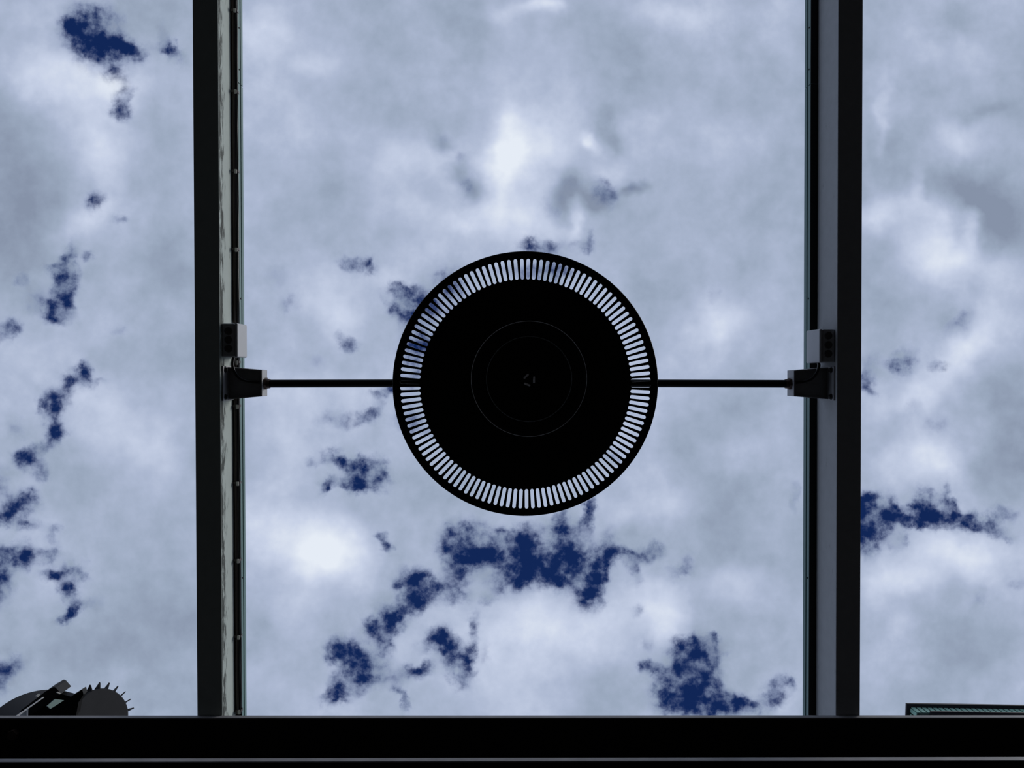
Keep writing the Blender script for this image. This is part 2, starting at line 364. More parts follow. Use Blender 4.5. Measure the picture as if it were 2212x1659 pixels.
M = {
 'beam_worn': mat('weathered_grey_paint', (0.44, 0.49, 0.46, 1), 0.75, vary=0.10, vscale=30, bump=0.25, stain=((0.06, 0.066, 0.06, 1), 0.27), spec=0.2),
 'beam_clean': mat('grey_paint', (0.40, 0.41, 0.42, 1), 0.75, vary=0.10, vscale=40, bump=0.25, stain=((0.16, 0.16, 0.15, 1), 0.02), spec=0.2),
 'flash': mat('teal_flashing', (0.125, 0.215, 0.205, 1), 0.5, vary=0.08, vscale=12, spec=0.3),
 'girder': mat('black_painted_steel', (0.020, 0.018, 0.020, 1), 0.7, vary=0.25, vscale=30, spec=0.15),
 'girder_edge_lit': mat('lit_grey_steel_edge', (0.26, 0.25, 0.25, 1), 0.6, vary=0.3, vscale=25, spec=0.25),  # paler than the girder: sky light on its edges put into the colour
 'added_soffit': mat('added_black_soffit', (0.012, 0.011, 0.013, 1), 0.8, vary=0.2, vscale=8, spec=0.1),
 'black': mat('black_powder_coat', (0.010, 0.010, 0.010, 1), 0.55, vary=0.1, vscale=40, spec=0.15),
 'black_gloss': mat('black_gloss', (0.004, 0.004, 0.004, 1), 0.12, vary=0.1, vscale=40, spec=0.2),
 'shade_black': mat('overhang_shade_black', (0.010, 0.010, 0.010, 1), 0.6, vary=0.1, vscale=60, spec=0.2),  # black that stands for the shade below the flashing
 'trim': mat('pale_trim', (0.80, 0.80, 0.80, 1), 0.25, 0.0, vary=0.05, spec=0.8),
 'trim_dark': mat('dark_trim', (0.20, 0.22, 0.22, 1), 0.3, 0.0, vary=0.05),
 'plastic': mat('grey_plastic', (0.47, 0.48, 0.50, 1), 0.55, vary=0.05, vscale=30, spec=0.3),
 'plastic_dark': mat('dark_rubber_membrane', (0.10, 0.09, 0.09, 1), 0.7, vary=0.1),
 'zinc': mat('galvanised_bracket', (0.33, 0.33, 0.34, 1), 0.55, 0.25, vary=0.2, vscale=50, bump=0.2, spec=0.3),
 'bolt': mat('blackened_bolt', (0.03, 0.03, 0.03, 1), 0.5, 0.5, vary=0.1),
 'brass': mat('brown_fitting', (0.10, 0.065, 0.05, 1), 0.45, 0.5, vary=0.2),
 'cable_brown': mat('dark_brown_cable', (0.055, 0.042, 0.034, 1), 0.4, vary=0.2, spec=0.4),
 'cable_black': mat('black_cable', (0.012, 0.012, 0.012, 1), 0.35, vary=0.1, spec=0.4),
 'clip': mat('white_clip', (0.50, 0.49, 0.45, 1), 0.5, vary=0.1),
 'flood_black': mat('charcoal_cast_aluminium', (0.028, 0.028, 0.030, 1), 0.7, vary=0.25, vscale=25, spec=0.2),
 'flood_bowl': mat('charcoal_reflector', (0.030, 0.030, 0.032, 1), 0.6, vary=0.3, vscale=10, spec=0.2),
 'light_steel': mat('pale_steel', (0.62, 0.62, 0.62, 1), 0.5, vary=0.1, vscale=40, spec=0.3),
 'pale_glass': mat('pale_green_glass', (0.30, 0.40, 0.36, 1), 0.25, vary=0.08, spec=0.5),
 'copper': mat('green_patina_cladding', (0.23, 0.40, 0.32, 1), 0.6, vary=0.12, vscale=3, spec=0.3),
 'copper_dark': mat('dark_green_backing', (0.03, 0.055, 0.048, 1), 0.7, vary=0.1),
 'roof_dark': mat('dark_violet_grey_sheet', (0.02, 0.018, 0.022, 1), 0.6, vary=0.15, spec=0.2),
 'render': mat('grey_render', (0.22, 0.22, 0.22, 1), 0.9, vary=0.1, vscale=2, spec=0.1),
 'window': mat('dark_window_glass', (0.02, 0.025, 0.03, 1), 0.08, vary=0.1),
 'winframe': mat('dark_window_frame', (0.05, 0.05, 0.05, 1), 0.5, vary=0.1),
 'asphalt': mat('added_dark_asphalt', (0.020, 0.019, 0.018, 1), 0.95, vary=0.3, vscale=80, bump=0.3, spec=0.1),
 'wall': mat('added_dark_wall', (0.050, 0.044, 0.040, 1), 0.95, vary=0.3, vscale=10, bump=0.3, spec=0.1),
}


# ------------------------------------------------------------------ mesh helpers
def link(name, me, m, parent=None, loc=None):
    o = bpy.data.objects.new(name, me)
    COL.objects.link(o)
    if m is not None and not me.materials: me.materials.append(M[m])
    if parent is not None: o.parent = parent
    if loc is not None: o.location = loc
    return o


def from_bm(name, bm, m, parent=None, smooth=False, origin=None):
    """bm in world metres; origin shifts the object's pivot there (or to its base centre)"""
    bmesh.ops.recalc_face_normals(bm, faces=bm.faces)
    if origin is None:
        vs_ = [v.co for v in bm.verts]
        lo = Vector((min(v.x for v in vs_), min(v.y for v in vs_), min(v.z for v in vs_)))
        hi = Vector((max(v.x for v in vs_), max(v.y for v in vs_), max(v.z for v in vs_)))
        origin = Vector(((lo.x + hi.x)/2, (lo.y + hi.y)/2, lo.z))
    bmesh.ops.translate(bm, verts=bm.verts, vec=-origin)
    for f in bm.faces: f.smooth = smooth
    me = bpy.data.meshes.new(name); bm.to_mesh(me); bm.free()
    base = parent_origin(parent)
    return link(name, me, m, parent, origin - base)


def parent_origin(p):
    v = Vector((0, 0, 0))
    while p is not None:
        v = v + p.location
        p = p.parent
    return v


def empty(name, loc):
    o = bpy.data.objects.new(name, None); COL.objects.link(o)
    o.location = loc; o.empty_display_size = 0.05
    return o


def tag(o, label, cat=None, group=None, kind=None):
    if label: o['label'] = label
    if cat: o['category'] = cat
    if group: o['group'] = group
    if kind: o['kind'] = kind
    return o


def add_prism(bm, poly, lift):
    """poly: list of world points (planar loop); lift: extrusion vector"""
    a = [bm.verts.new(p) for p in poly]
    b = [bm.verts.new(Vector(p) + Vector(lift)) for p in poly]
    n = len(poly)
    bm.faces.new(a); bm.faces.new(list(reversed(b)))
    for i in range(n):
        j = (i + 1) % n
        bm.faces.new((a[i], b[i], b[j], a[j]))
    return a + b


def add_box(bm, c, s, rot=None):
    c = Vector(c); hx, hy, hz = s[0]/2, s[1]/2, s[2]/2
    pts = [Vector((x, y, -hz)) for x, y in ((-hx, -hy), (hx, -hy), (hx, hy), (-hx, hy))]
    R = rot if rot is not None else Matrix.Identity(3)
    return add_prism(bm, [R @ p + c for p in pts], R @ Vector((0, 0, 2*hz)))


def bevel(bm, w, seg=2):
    bmesh.ops.bevel(bm, geom=list(bm.edges), offset=w, segments=seg, profile=0.5, affect='EDGES', clamp_overlap=True)


def add_cyl(bm, a, b, r, n=24, r2=None, cap=True):
    a, b = Vector(a), Vector(b); r2 = r if r2 is None else r2
    d = (b - a).normalized()
    u = d.orthogonal().normalized(); v = d.cross(u)
    A, B = [], []
    for i in range(n):
        t = 2*math.pi*i/n
        e = u*math.cos(t) + v*math.sin(t)
        A.append(bm.verts.new(a + e*r)); B.append(bm.verts.new(b + e*r2))
    for i in range(n):
        j = (i + 1) % n
        bm.faces.new((A[i], A[j], B[j], B[i]))
    if cap:
        bm.faces.new(list(reversed(A))); bm.faces.new(B)


def add_tube(bm, pts, r, n=10):
    pts = [Vector(p) for p in pts]
    rings = []
    ref = None
    for i, p in enumerate(pts):
        d = (pts[min(i + 1, len(pts) - 1)] - pts[max(i - 1, 0)]).normalized()
        if ref is None: ref = d.orthogonal().normalized()
        u = (ref - d*ref.dot(d)).normalized(); ref = u; v = d.cross(u)
        rings.append([bm.verts.new(p + (u*math.cos(2*math.pi*k/n) + v*math.sin(2*math.pi*k/n))*r) for k in range(n)])
    for a, b in zip(rings, rings[1:]):
        for k in range(n):
            bm.faces.new((a[k], a[(k + 1) % n], b[(k + 1) % n], b[k]))
    bm.faces.new(list(reversed(rings[0]))); bm.faces.new(rings[-1])


def add_lathe(bm, prof, T, n=96, closed=False):
    """prof: (radius, height) pairs; T maps a local Vector to the world"""
    rings = []
    for r, h in prof:
        if r < 1e-6: rings.append([bm.verts.new(T(Vector((0, 0, h))))])
        else: rings.append([bm.verts.new(T(Vector((r*math.cos(2*math.pi*k/n), r*math.sin(2*math.pi*k/n), h)))) for k in range(n)])
    seq = list(zip(rings, rings[1:]))
    if closed: seq.append((rings[-1], rings[0]))
    for a, b in seq:
        for k in range(n):
            k2 = (k + 1) % n
            if len(a) == 1 and len(b) == 1: continue
            if len(a) == 1: bm.faces.new((a[0], b[k2], b[k]))
            elif len(b) == 1: bm.faces.new((a[k], a[k2], b[0]))
            else: bm.faces.new((a[k], a[k2], b[k2], b[k]))


def catmull(pts, n=8):
    pts = [Vector(p) for p in pts]
    ext = [pts[0]*2 - pts[1]] + pts + [pts[-1]*2 - pts[-2]]
    out = []
    for i in range(1, len(ext) - 2):
        p0, p1, p2, p3 = ext[i - 1:i + 3]
        for k in range(n):
            t = k/n
            out.append(0.5*((2*p1) + (p2 - p0)*t + (2*p0 - 5*p1 + 4*p2 - p3)*t*t + (3*p1 - p0 - 3*p2 + p3)*t**3))
    out.append(pts[-1])
    return out


ZB = 1.80            # underside of the two beams above the lens
H0 = EYE.z           # lens height

# ------------------------------------------------------------------ unseen yard floor, added and kept dark so beam undersides stay black
bm = bmesh.new(); add_box(bm, (0, 2, -0.1), (70, 60, 0.2))
tag(from_bm('added_floor', bm, 'asphalt'), 'unseen dark asphalt floor, added to keep beam undersides dark', kind='structure')

# ------------------------------------------------------------------ steel girder along the bottom of the picture
gA, gB = P(-500, 1545.5, ZB), P(2712, 1544.5, ZB)
gd = (gB - gA); gd.z = 0; gd.normalize()
gn = Vector((-gd.y, gd.x, 0))            # away from the lamp (+Y)
if gn.y < 0: gn = -gn
girder = empty('steel_girder', (P(1106, 1545, ZB) + gn*0.12) * 1.0)
girder.location.z = H0 + 1.585
tag(girder, 'long dark steel girder running across the bottom, carrying both beam ends', 'girder')


def slab(name, m, parent, off0, off1, z0, z1, bev=0.002):
    bm_ = bmesh.new()
    a = gA + gn*off0; b = gB + gn*off0; c = gB + gn*off1; d = gA + gn*off1
    for p in (a, b, c, d): p.z = H0 + z0
    add_prism(bm_, [a, b, c, d], (0, 0, z1 - z0))
    if bev: bevel(bm_, bev, 1)
    return from_bm(name, bm_, m, parent)


GB = 0.829*1600/837                       # underside of the lower flange above the lens
FW = 0.200
slab('top_flange', 'girder', girder, 0.0035, FW, 1.786, 1.7995, 0)
slab('lit_flange_edge', 'girder_edge_lit', girder, 0.0, 0.0035, 1.786, 1.7995, 0.0008)  # sky light on the upper lip, painted as a paler strip
slab('web', 'girder', girder, 0.0955, 0.1045, 1.600, 1.786, 0)
slab('bottom_flange', 'girder', girder, 0.0035, FW, GB, 1.600, 0)
slab('lit_flange_edge', 'girder_edge_lit', girder, 0.0, 0.0035, GB, 1.600, 0.0008)  # lower lip, its brightness likewise painted in
# rust-coloured bolt head on the underside
bm = bmesh.new(); c = P(31, 1585, 1.785); add_cyl(bm, c, c - Vector((0, 0, 0.010)), 0.012, 6)
from_bm('bolt', bm, 'brass', girder)

# unseen soffit and walls, added to hold the beams and darken their undersides
cA = P(1106, 1545, ZB)
bm = bmesh.new(); add_box(bm, (0.05, cA.y + 1.71, H0 + 1.700), (9.0, 2.9, 0.10))
tag(from_bm('added_ceiling', bm, 'added_soffit'), 'unseen black soffit behind the girder, added to block light', kind='structure')
bm = bmesh.new(); add_box(bm, (0.05, cA.y + 3.26, 1.7), (9.0, 0.2, 3.40))
tag(from_bm('added_wall_back', bm, 'wall'), 'unseen dark wall behind the soffit, added to block light', kind='structure')
bm = bmesh.new(); add_box(bm, (0.05, -2.35, 1.695), (9.0, 0.3, 3.39))
tag(from_bm('added_wall_front', bm, 'wall'), 'unseen dark wall across the yard, added to carry the beam ends and darken undersides', kind='structure')

# ------------------------------------------------------------------ the two beams
def beam_frame(in0, in1, out0, out1):
    a, b = P(in0, 0, ZB), P(in1, 1545, ZB)
    oa, ob = P(out0, 0, ZB), P(out1, 1545, ZB)
    t = (b - a); t.z = 0; t.normalize()
    s = oa - a
    w = ((oa - a) - t*(oa - a).dot(t)).length*0.5 + ((ob - b) - t*(ob - b).dot(t)).length*0.5
    inn = -(s - t*s.dot(t)).normalized()     # horizontal normal towards the lamp
    return a, t, inn, w


LB = beam_frame(470.5, 480.5, 415.7, 425.7)
RB = beam_frame(1811.0, 1805.2, 1865.5, 1856.5)
LDEPTH, RDEPTH = 0.096, 0.113


def along(fr, py, Z):
    """point on the beam's inner side plane at picture row py and height Z"""
    a, t, inn, w = fr
    # walk along the beam until the row matches
    lo, hi = -4.0, 4.0
    for _ in range(50):
        m_ = (lo + hi)/2
        p = a + t*m_; p.z = H0 + Z
        d = CAM_R.transposed() @ (p - EYE)
        row = H_PX/2 - F_PX*d.y/(-d.z)
        if row < py: lo = m_
        else: hi = m_
    p = a + t*(lo + hi)/2; p.z = H0 + Z
    return p


def make_beam(fr, depth, m, label):
    a, t, inn, w = fr
    p0 = a - t*1.40; p1 = along(fr, 1545, ZB) + t*0.16
    bm_ = bmesh.new()
    add_prism(bm_, [p0, p1, p1 - inn*w, p0 - inn*w], (0, 0, depth))
    bevel(bm_, 0.0015, 2)
    o = from_bm('roof_beam', bm_, m)
    return tag(o, label, 'beam', 'pair of roof beams')


make_beam(LB, LDEPTH, 'beam_worn', 'left roof beam with scuffed pale inner side and cables along its top')
make_beam(RB, RDEPTH, 'beam_clean', 'right roof beam with smooth grey inner side and no cables')


def make_flashing(fr, depth, over, lip, joint, labels):
    a, t, inn, w = fr
    z0 = ZB + depth + 0.0005
    prof = [(-w - over, 0.0), (over, 0.0), (over, lip*0.42), (over - 0.0022, lip*0.46), (over - 0.0022, lip*0.52),
            (over + 0.0008, lip*0.56), (over + 0.0008, lip), (-w - over, lip)]
    j = along(fr, joint, z0 + lip*0.5)
    ends = [(a - t*1.40, j - t*0.0012), (j + t*0.0012, along(fr, 1545, ZB) + t*0.16)]
    for (e0, e1), lab, rows in zip(ends, labels, ((60, 150), (645, 1248))):
        bm_ = bmesh.new()
        e0 = e0.copy(); e1 = e1.copy(); e0.z = e1.z = H0 + z0
        # slanted cut at the joint
        A = []; B = []
        for o_, h in prof:
            sl = Vector()
            A.append(e0 + inn*o_ + Vector((0, 0, h)) + (sl if e0 is not None and lab == labels[1] else Vector()))
            B.append(e1 + inn*o_ + Vector((0, 0, h)) + (sl if lab == labels[0] else Vector()))
        va = [bm_.verts.new(p) for p in A]; vb = [bm_.verts.new(p) for p in B]
        n = len(prof)
        bm_.faces.new(va); bm_.faces.new(list(reversed(vb)))
        for i in range(n):
            k = (i + 1) % n
            bm_.faces.new((va[i], vb[i], vb[k], va[k]))
        o = from_bm('edge_flashing', bm_, 'flash')
        tag(o, lab, 'flashing', 'edge flashing on the beams')
        # shade under the overhang, painted as a black strip
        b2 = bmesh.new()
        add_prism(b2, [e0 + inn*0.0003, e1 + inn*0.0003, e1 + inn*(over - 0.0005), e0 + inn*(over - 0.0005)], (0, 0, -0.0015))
        from_bm('overhang_shade', b2, 'shade_black', o)
        for row in rows:
            c_ = along(fr, row, z0 + lip*0.25) + inn*over
            b2 = bmesh.new(); add_cyl(b2, c_ - inn*0.001, c_ + inn*0.0016, 0.0022, 8)
            from_bm('screw', b2, 'bolt', o)


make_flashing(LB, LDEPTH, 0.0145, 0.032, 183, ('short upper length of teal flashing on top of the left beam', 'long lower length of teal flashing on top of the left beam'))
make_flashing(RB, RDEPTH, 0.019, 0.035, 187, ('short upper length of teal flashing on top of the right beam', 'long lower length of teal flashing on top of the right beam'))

# ------------------------------------------------------------------ junction boxes
def rounded_box(bm_, corner, ex, ey, ez, r=0.004):
    add_prism(bm_, [corner, corner + ex, corner + ex + ey, corner + ey], ez)
    bevel(bm_, r, 3)


JB = {}
def junction_box(fr, py0, py1, z0, height, prot, knock_rows, label):
    a, t, inn, w = fr
    c0 = along(fr, py0, z0 + 0.0); c1 = along(fr, py1, z0)
    base = (c0 + c1)/2
    root = empty('junction_box', base)
    tag(root, label, 'junction box', 'junction boxes on the beams')
    lenv = c1 - c0
    bm_ = bmesh.new()
    rounded_box(bm_, c0, inn*(prot - 0.008), lenv, Vector((0, 0, height)), 0.003)
    from_bm('body', bm_, 'plastic', root)
    bm_ = bmesh.new()
    e = t*0.0008
    rounded_box(bm_, c0 + inn*(prot - 0.0085) - e - Vector((0, 0, 0.0006)), inn*0.0085, lenv + 2*e, Vector((0, 0, height + 0.0012)), 0.0035)
    from_bm('cover', bm_, 'plastic', root)
    for row in knock_rows:
        k = along(fr, row, z0) + inn*(prot*0.42)
        bm_ = bmesh.new()
        def T(p, k=k): return k + Vector((p.x, p.y, -p.z))
        add_lathe(bm_, [(0.0, 0.0012), (0.0065, 0.0012), (0.0078, 0.0022), (0.0092, 0.0020), (0.0096, -0.001), (0.0, -0.001)], T, 24)
        from_bm('knockout', bm_, 'plastic_dark', root, smooth=True)
    JB[label] = (base, lenv)
    return root


LBOX = 'light grey junction box on the left beam beside the cables'
RBOX = 'light grey junction box on the right beam above its rod bracket'
junction_box(LB, 698.5, 771, 1.812, 0.068, 0.0385, (715, 734, 753), LBOX)
junction_box(RB, 711, 783, 1.812, 0.078, 0.0385, (725, 745, 764), RBOX)

# ------------------------------------------------------------------ rod brackets
ROD_Z = 1.861
def rod_bracket(fr, px_end, label, zb, zt):
    a, t, inn, w = fr
    p = along(fr, 827.5, zb)                     # on the beam face, at rod row
    ctr = along(fr, 828, zb)
    root = empty('rod_bracket', ctr)
    tag(root, label, 'bracket', 'brackets holding the lamp rod')
    up = Vector((0, 0, 1))
    hb = 0.0425                                   # half length of the back plate
    # back plate
    bm_ = bmesh.new()
    c0 = ctr - t*hb + up*(1.809 - zb)
    rounded_box(bm_, c0, inn*0.004, t*(2*hb), up*(zt + 0.008 - 1.809), 0.0012)
    from_bm('back_plate', bm_, 'zinc', root)
    # length of the body
    end = P(px_end, 828, zb)
    ln = abs((end - ctr).dot(inn))
    b0, b1 = 0.0400, 0.0325                       # half widths at plate and at end
    th = 0.003
    h = zt - zb
    # roof of the housing
    bm_ = bmesh.new()
    add_prism(bm_, [ctr + inn*0.004 - t*b0 + up*(h - th), ctr + inn*ln - t*b1 + up*(h - th), ctr + inn*ln + t*b1 + up*(h - th), ctr + inn*0.004 + t*b0 + up*(h - th)], up*th)
    from_bm('top_plate', bm_, 'zinc', root)
    for s in (-1, 1):
        bm_ = bmesh.new()
        add_prism(bm_, [ctr + inn*0.004 + t*s*b0, ctr + inn*(ln - th) + t*s*b1, ctr + inn*(ln - th) + t*s*(b1 - th), ctr + inn*0.004 + t*s*(b0 - th)], up*(h - th))
        from_bm('side_plate', bm_, 'zinc', root)
    bm_ = bmesh.new()
    rounded_box(bm_, ctr + inn*(ln - th) - t*b1, inn*th, t*(2*b1), up*h, 0.001)
    from_bm('end_plate', bm_, 'zinc', root)
    # inner web that closes the housing a little above its lower rim
    bm_ = bmesh.new()
    add_prism(bm_, [ctr + inn*0.004 - t*(b0 - th) + up*0.010, ctr + inn*(ln - th) - t*(b1 - th) + up*0.010, ctr + inn*(ln - th) + t*(b1 - th) + up*0.010, ctr + inn*0.004 + t*(b0 - th) + up*0.010], up*0.002)
    from_bm('web_plate', bm_, 'zinc', root)
    for s in (-1, 1):
        c_ = ctr + t*s*0.0335 + inn*0.004
        c_.z = H0 + 1.822
        bm_ = bmesh.new(); add_cyl(bm_, c_, c_ + inn*0.006, 0.0055, 6); add_cyl(bm_, c_ - inn*0.0005, c_ + inn*0.0012, 0.0075, 16)
        from_bm('bolt', bm_, 'bolt', root)
    # gland and ferrule in the end plate
    g = ctr + inn*ln; g.z = H0 + ROD_Z
    g = g + t*(P(1106, 829, ROD_Z) - P(1106, 828, ROD_Z)).length
    bm_ = bmesh.new(); add_cyl(bm_, g - inn*0.002, g + inn*0.006, 0.0150, 6)
    add_cyl(bm_, g + inn*0.006, g + inn*0.013, 0.0125, 20, 0.0118)
    from_bm('ferrule', bm_, 'brass', root)
    return ctr, inn, t, ln, g


LC = rod_bracket(LB, 566, 'tapered steel bracket on the left beam holding the left end of the lamp rod', 1.839, 1.881)
RC = rod_bracket(RB, 1715, 'tapered steel bracket on the right beam holding the right end of the lamp rod', 1.839, 1.881)

# feed cables from the boxes into the brackets
def feed_cable(fr, C, row0, label, jog):
    a, t, inn, w = fr
    ctr, inn, t, ln, g = C
    z = 1.8365
    p0 = along(fr, row0, 1.838) + inn*jog
    pts = [p0, along(fr, 790, 1.832) + inn*jog, along(fr, 805, 1.8325) + inn*(jog + 0.006), along(fr, 818, 1.834) + inn*(jog + 0.018), along(fr, 824, 1.836) + inn*(jog + 0.034), along(fr, 826, 1.842) + inn*(ln - 0.006)]
    bm_ = bmesh.new(); add_tube(bm_, catmull(pts, 8), 0.0038, 10)
    o = from_bm('feed_cable', bm_, 'cable_black', smooth=True)
    tag(o, label, 'cable', 'short feed cables')


feed_cable(LB, LC, 769, 'short black cable curving from the left junction box into its bracket', 0.0185)
feed_cable(RB, RC, 781, 'short black cable curving from the right junction box into its bracket', 0.0305)

# ------------------------------------------------------------------ cables along the left beam, with clips
def run_cable(off, drop, r, row0, row1, m, label):
    z = ZB + LDEPTH - drop
    p0 = along(LB, row0, z) + LB[2]*off; p1 = along(LB, row1, z) + LB[2]*off
    n = max(2, int((p1 - p0).length/0.06)); pts = []
    for i in range(n + 1):
        s = i/n
        w_ = 0.0007*math.sin(i*2.3 + off*900)
        pts.append(p0.lerp(p1, s) + LB[2]*w_ + Vector((0, 0, 0.0006*math.cos(i*1.7))))
    bm_ = bmesh.new(); add_tube(bm_, pts, r, 10)
    o = from_bm('cable', bm_, m, smooth=True)
    tag(o, label, 'cable', 'cables along the left beam')


run_cable(0.0060, 0.0080, 0.0050, -420, 697, 'cable_brown', 'thick dark brown cable along the left beam, above the junction box')
run_cable(0.0132, 0.0072, 0.0030, -420, 697, 'cable_black', 'thin black cable along the left beam, above the junction box')
run_cable(0.0060, 0.0080, 0.0050, 772, 1541, 'cable_brown', 'thick dark brown cable along the left beam, below the junction box')
run_cable(0.0132, 0.0072, 0.0030, 772, 1541, 'cable_black', 'thin black cable along the left beam, below the junction box')

CLIPS = ((22, 'topmost of the clips'), (197, 'second clip from the top'), (369, 'third clip from the top'), (538, 'first clip above the junction box'),
         (782, 'between junction box and bracket'), (877, 'first clip below the rod bracket'), (1043, 'second clip below the rod bracket'),
         (1210, 'third clip below the rod bracket'), (1375, 'last clip but one above the girder'), (1536, 'lowest clip, right at the girder'))
for row, where in CLIPS:
    z = ZB + LDEPTH - 0.0135
    c_ = along(LB, row, z)
    a, t, inn, w = LB
    up = Vector((0, 0, 1))
    root = empty('cable_clip', c_)
    tag(root, 'small pale cable clip on the left beam, ' + where, 'clip', 'cable clips on the left beam')
    bm_ = bmesh.new()
    add_prism(bm_, [c_ - t*0.003, c_ + inn*0.0165 - t*0.003, c_ + inn*0.0165 + t*0.003, c_ + t*0.003], -up*0.0012)
    add_prism(bm_, [c_ + inn*0.0162 - t*0.003, c_ + inn*0.0174 - t*0.003, c_ + inn*0.0174 + t*0.003, c_ + inn*0.0162 + t*0.003], up*0.0125)
    from_bm('strap', bm_, 'cable_brown', root)
    bm_ = bmesh.new(); k = c_ + inn*0.0125 - up*0.0012 + t*0.001
    add_box(bm_, k + t*0.001 - up*0.0015, (0.006, 0.0105, 0.003)); bevel(bm_, 0.0008, 1)
    from_bm('buckle', bm_, 'clip', root)

# ------------------------------------------------------------------ the pendant lamp
LZ = 1.822
LC0 = P(1136, 828, LZ)
lamp = empty('pendant_lamp', LC0)
tag(lamp, 'round black pendant lamp with a ring of slots, hung on a rod between the beams', 'lamp')
TILT = math.radians(4.0)
AX = Vector((LC0.x, LC0.y, H0 + ROD_Z))
Rt = Matrix.Rotation(TILT, 3, 'X')


def LT(p):
    """lamp space (origin in the plate, z up) -> world, swung a little about the rod"""
    q_ = Vector((p.x, p.y, p.z + (LC0.z - AX.z)))
    return Rt @ q_ + Vector((AX.x, AX.y + 0.0027, AX.z))


S = 1.822/1600.0
R_OUT, R_SL0, R_SL1 = 287*S, 227.5*S, 271.5*S
NSL = 121
hw = 3.9*S          # half width of a slot
th = 0.003

bm = bmesh.new()
# polar plate with real slots cut through
R0, R1 = R_SL0 - 0.006, R_SL1 + 0.006
ns = 6
for k in range(NSL):
    th0 = math.radians(0.2) + 2*math.pi*k/NSL
    half = math.pi/NSL
    ca, sa = math.cos(th0), math.sin(th0)
    # slot loop in local radial coords (r along x, tangential y)
    loop = []
    for i in range(ns + 1):                     # outer round end, from -y to +y
        a_ = -math.pi/2 + math.pi*i/ns
        loop.append((R_SL1 - hw + hw*math.cos(a_), hw*math.sin(a_)))
    for i in range(ns + 1):                     # inner round end, from +y to -y
        a_ = math.pi/2 + math.pi*i/ns
        loop.append((R_SL0 + hw + hw*math.cos(a_), hw*math.sin(a_)))
    # matching loop on the sector border
    border = []
    for i in range(ns + 1):
        f = -half + 2*half*i/ns
        border.append((R1*math.cos(f), R1*math.sin(f)))
    for i in range(ns + 1):
        f = half - 2*half*i/ns
        border.append((R0*math.cos(f), R0*math.sin(f)))
    def W(p, z):
        return LT(Vector((p[0]*ca - p[1]*sa, p[0]*sa + p[1]*ca, z)))
    lb = [bm.verts.new(W(p, 0)) for p in loop]; lt = [bm.verts.new(W(p, th)) for p in loop]
    bb = [bm.verts.new(W(p, 0)) for p in border]; bt = [bm.verts.new(W(p, th)) for p in border]
    n = len(loop)
    for i in range(n):
        j = (i + 1) % n
        bm.faces.new((lb[i], lb[j], bb[j], bb[i]))
        bm.faces.new((lt[j], lt[i], bt[i], bt[j]))
        bm.faces.new((lb[j], lb[i], lt[i], lt[j]))
bmesh.ops.remove_doubles(bm, verts=bm.verts, dist=1e-6)
from_bm('slotted_ring', bm, 'black', lamp)

# outer rim with a rolled lip, joined to the slotted ring
bm = bmesh.new()
add_lathe(bm, [(R1 - 0.0002, 0.0), (R_OUT - 0.006, 0.0), (R_OUT - 0.004, -0.003), (R_OUT - 0.001, -0.003), (R_OUT, -0.001),
               (R_OUT, 0.010), (R_OUT - 0.003, 0.012), (R_OUT - 0.005, th), (R1 - 0.0002, th)], LT, 242, closed=True)
from_bm('rim', bm, 'black', lamp)

# pan below and housing above
bm = bmesh.new()
add_lathe(bm, [(0.0, -0.002), (0.145, -0.002), (R_SL0 - 0.012, -0.001), (R_SL0 - 0.004, 0.0), (R0 + 0.0002, 0.0), (R0 + 0.0002, th), (R_SL0 - 0.004, 0.006),
               (0.245, 0.020), (0.225, 0.065), (0.18, 0.098), (0.10, 0.118), (0.0, 0.124)], LT, 121)
from_bm('housing', bm, 'black', lamp, smooth=False)

# lens assembly hanging under the pan
GC = P(1143, 819, 1.775) - LC0     # where the lens centre shows
def GT(p):
    return Rt @ Vector((p.x, p.y, p.z)) + LC0 + Vector((GC.x, GC.y, -0.047))
rr = 125*1.775/1600
bm = bmesh.new()
add_lathe(bm, [(rr - 0.002, 0.056), (rr - 0.002, 0.006), (rr - 0.0005, 0.001), (rr - 0.004, 0.0), (0.108, -0.002), (0.104, -0.001)], GT, 128)
from_bm('lens_collar', bm, 'black', lamp, smooth=True)
bm = bmesh.new()
prof = [(rr + 0.0008*math.cos(2*math.pi*i/8), 0.0010 + 0.0008*math.sin(2*math.pi*i/8)) for i in range(8)]
add_lathe(bm, prof, GT, 160, closed=True)
tag(from_bm('trim_ring', bm, 'trim', lamp, smooth=True), 'thin bright ring round the lens')
bm = bmesh.new()
r2 = 92*1.775/1600
prof = [(r2 + 0.0011*math.cos(2*math.pi*i/8), -0.0018 + 0.0011*math.sin(2*math.pi*i/8)) for i in range(8)]
add_lathe(bm, prof, GT, 160, closed=True)
from_bm('inner_ring', bm, 'trim_dark', lamp, smooth=True)
bm = bmesh.new()
add_lathe(bm, [(0.104, -0.001), (0.095, -0.003), (0.07, -0.0065), (0.04, -0.009), (0.015, -0.010), (0.0, -0.0102)], GT, 96)
lens = from_bm('lens', bm, 'black_gloss', lamp, smooth=True)
for (px, py, ang) in ((1136.5, 813.0, -45), (1153.5, 820, 92), (1139, 830.5, 22)):
    c_ = P(px, py, 1.7645)
    bm = bmesh.new()
    add_box(bm, c_, (0.0155, 0.0045, 0.004), Matrix.Rotation(math.radians(ang), 3, 'Z')); bevel(bm, 0.0015, 2)
    from_bm('led_bar', bm, 'trim', lens)

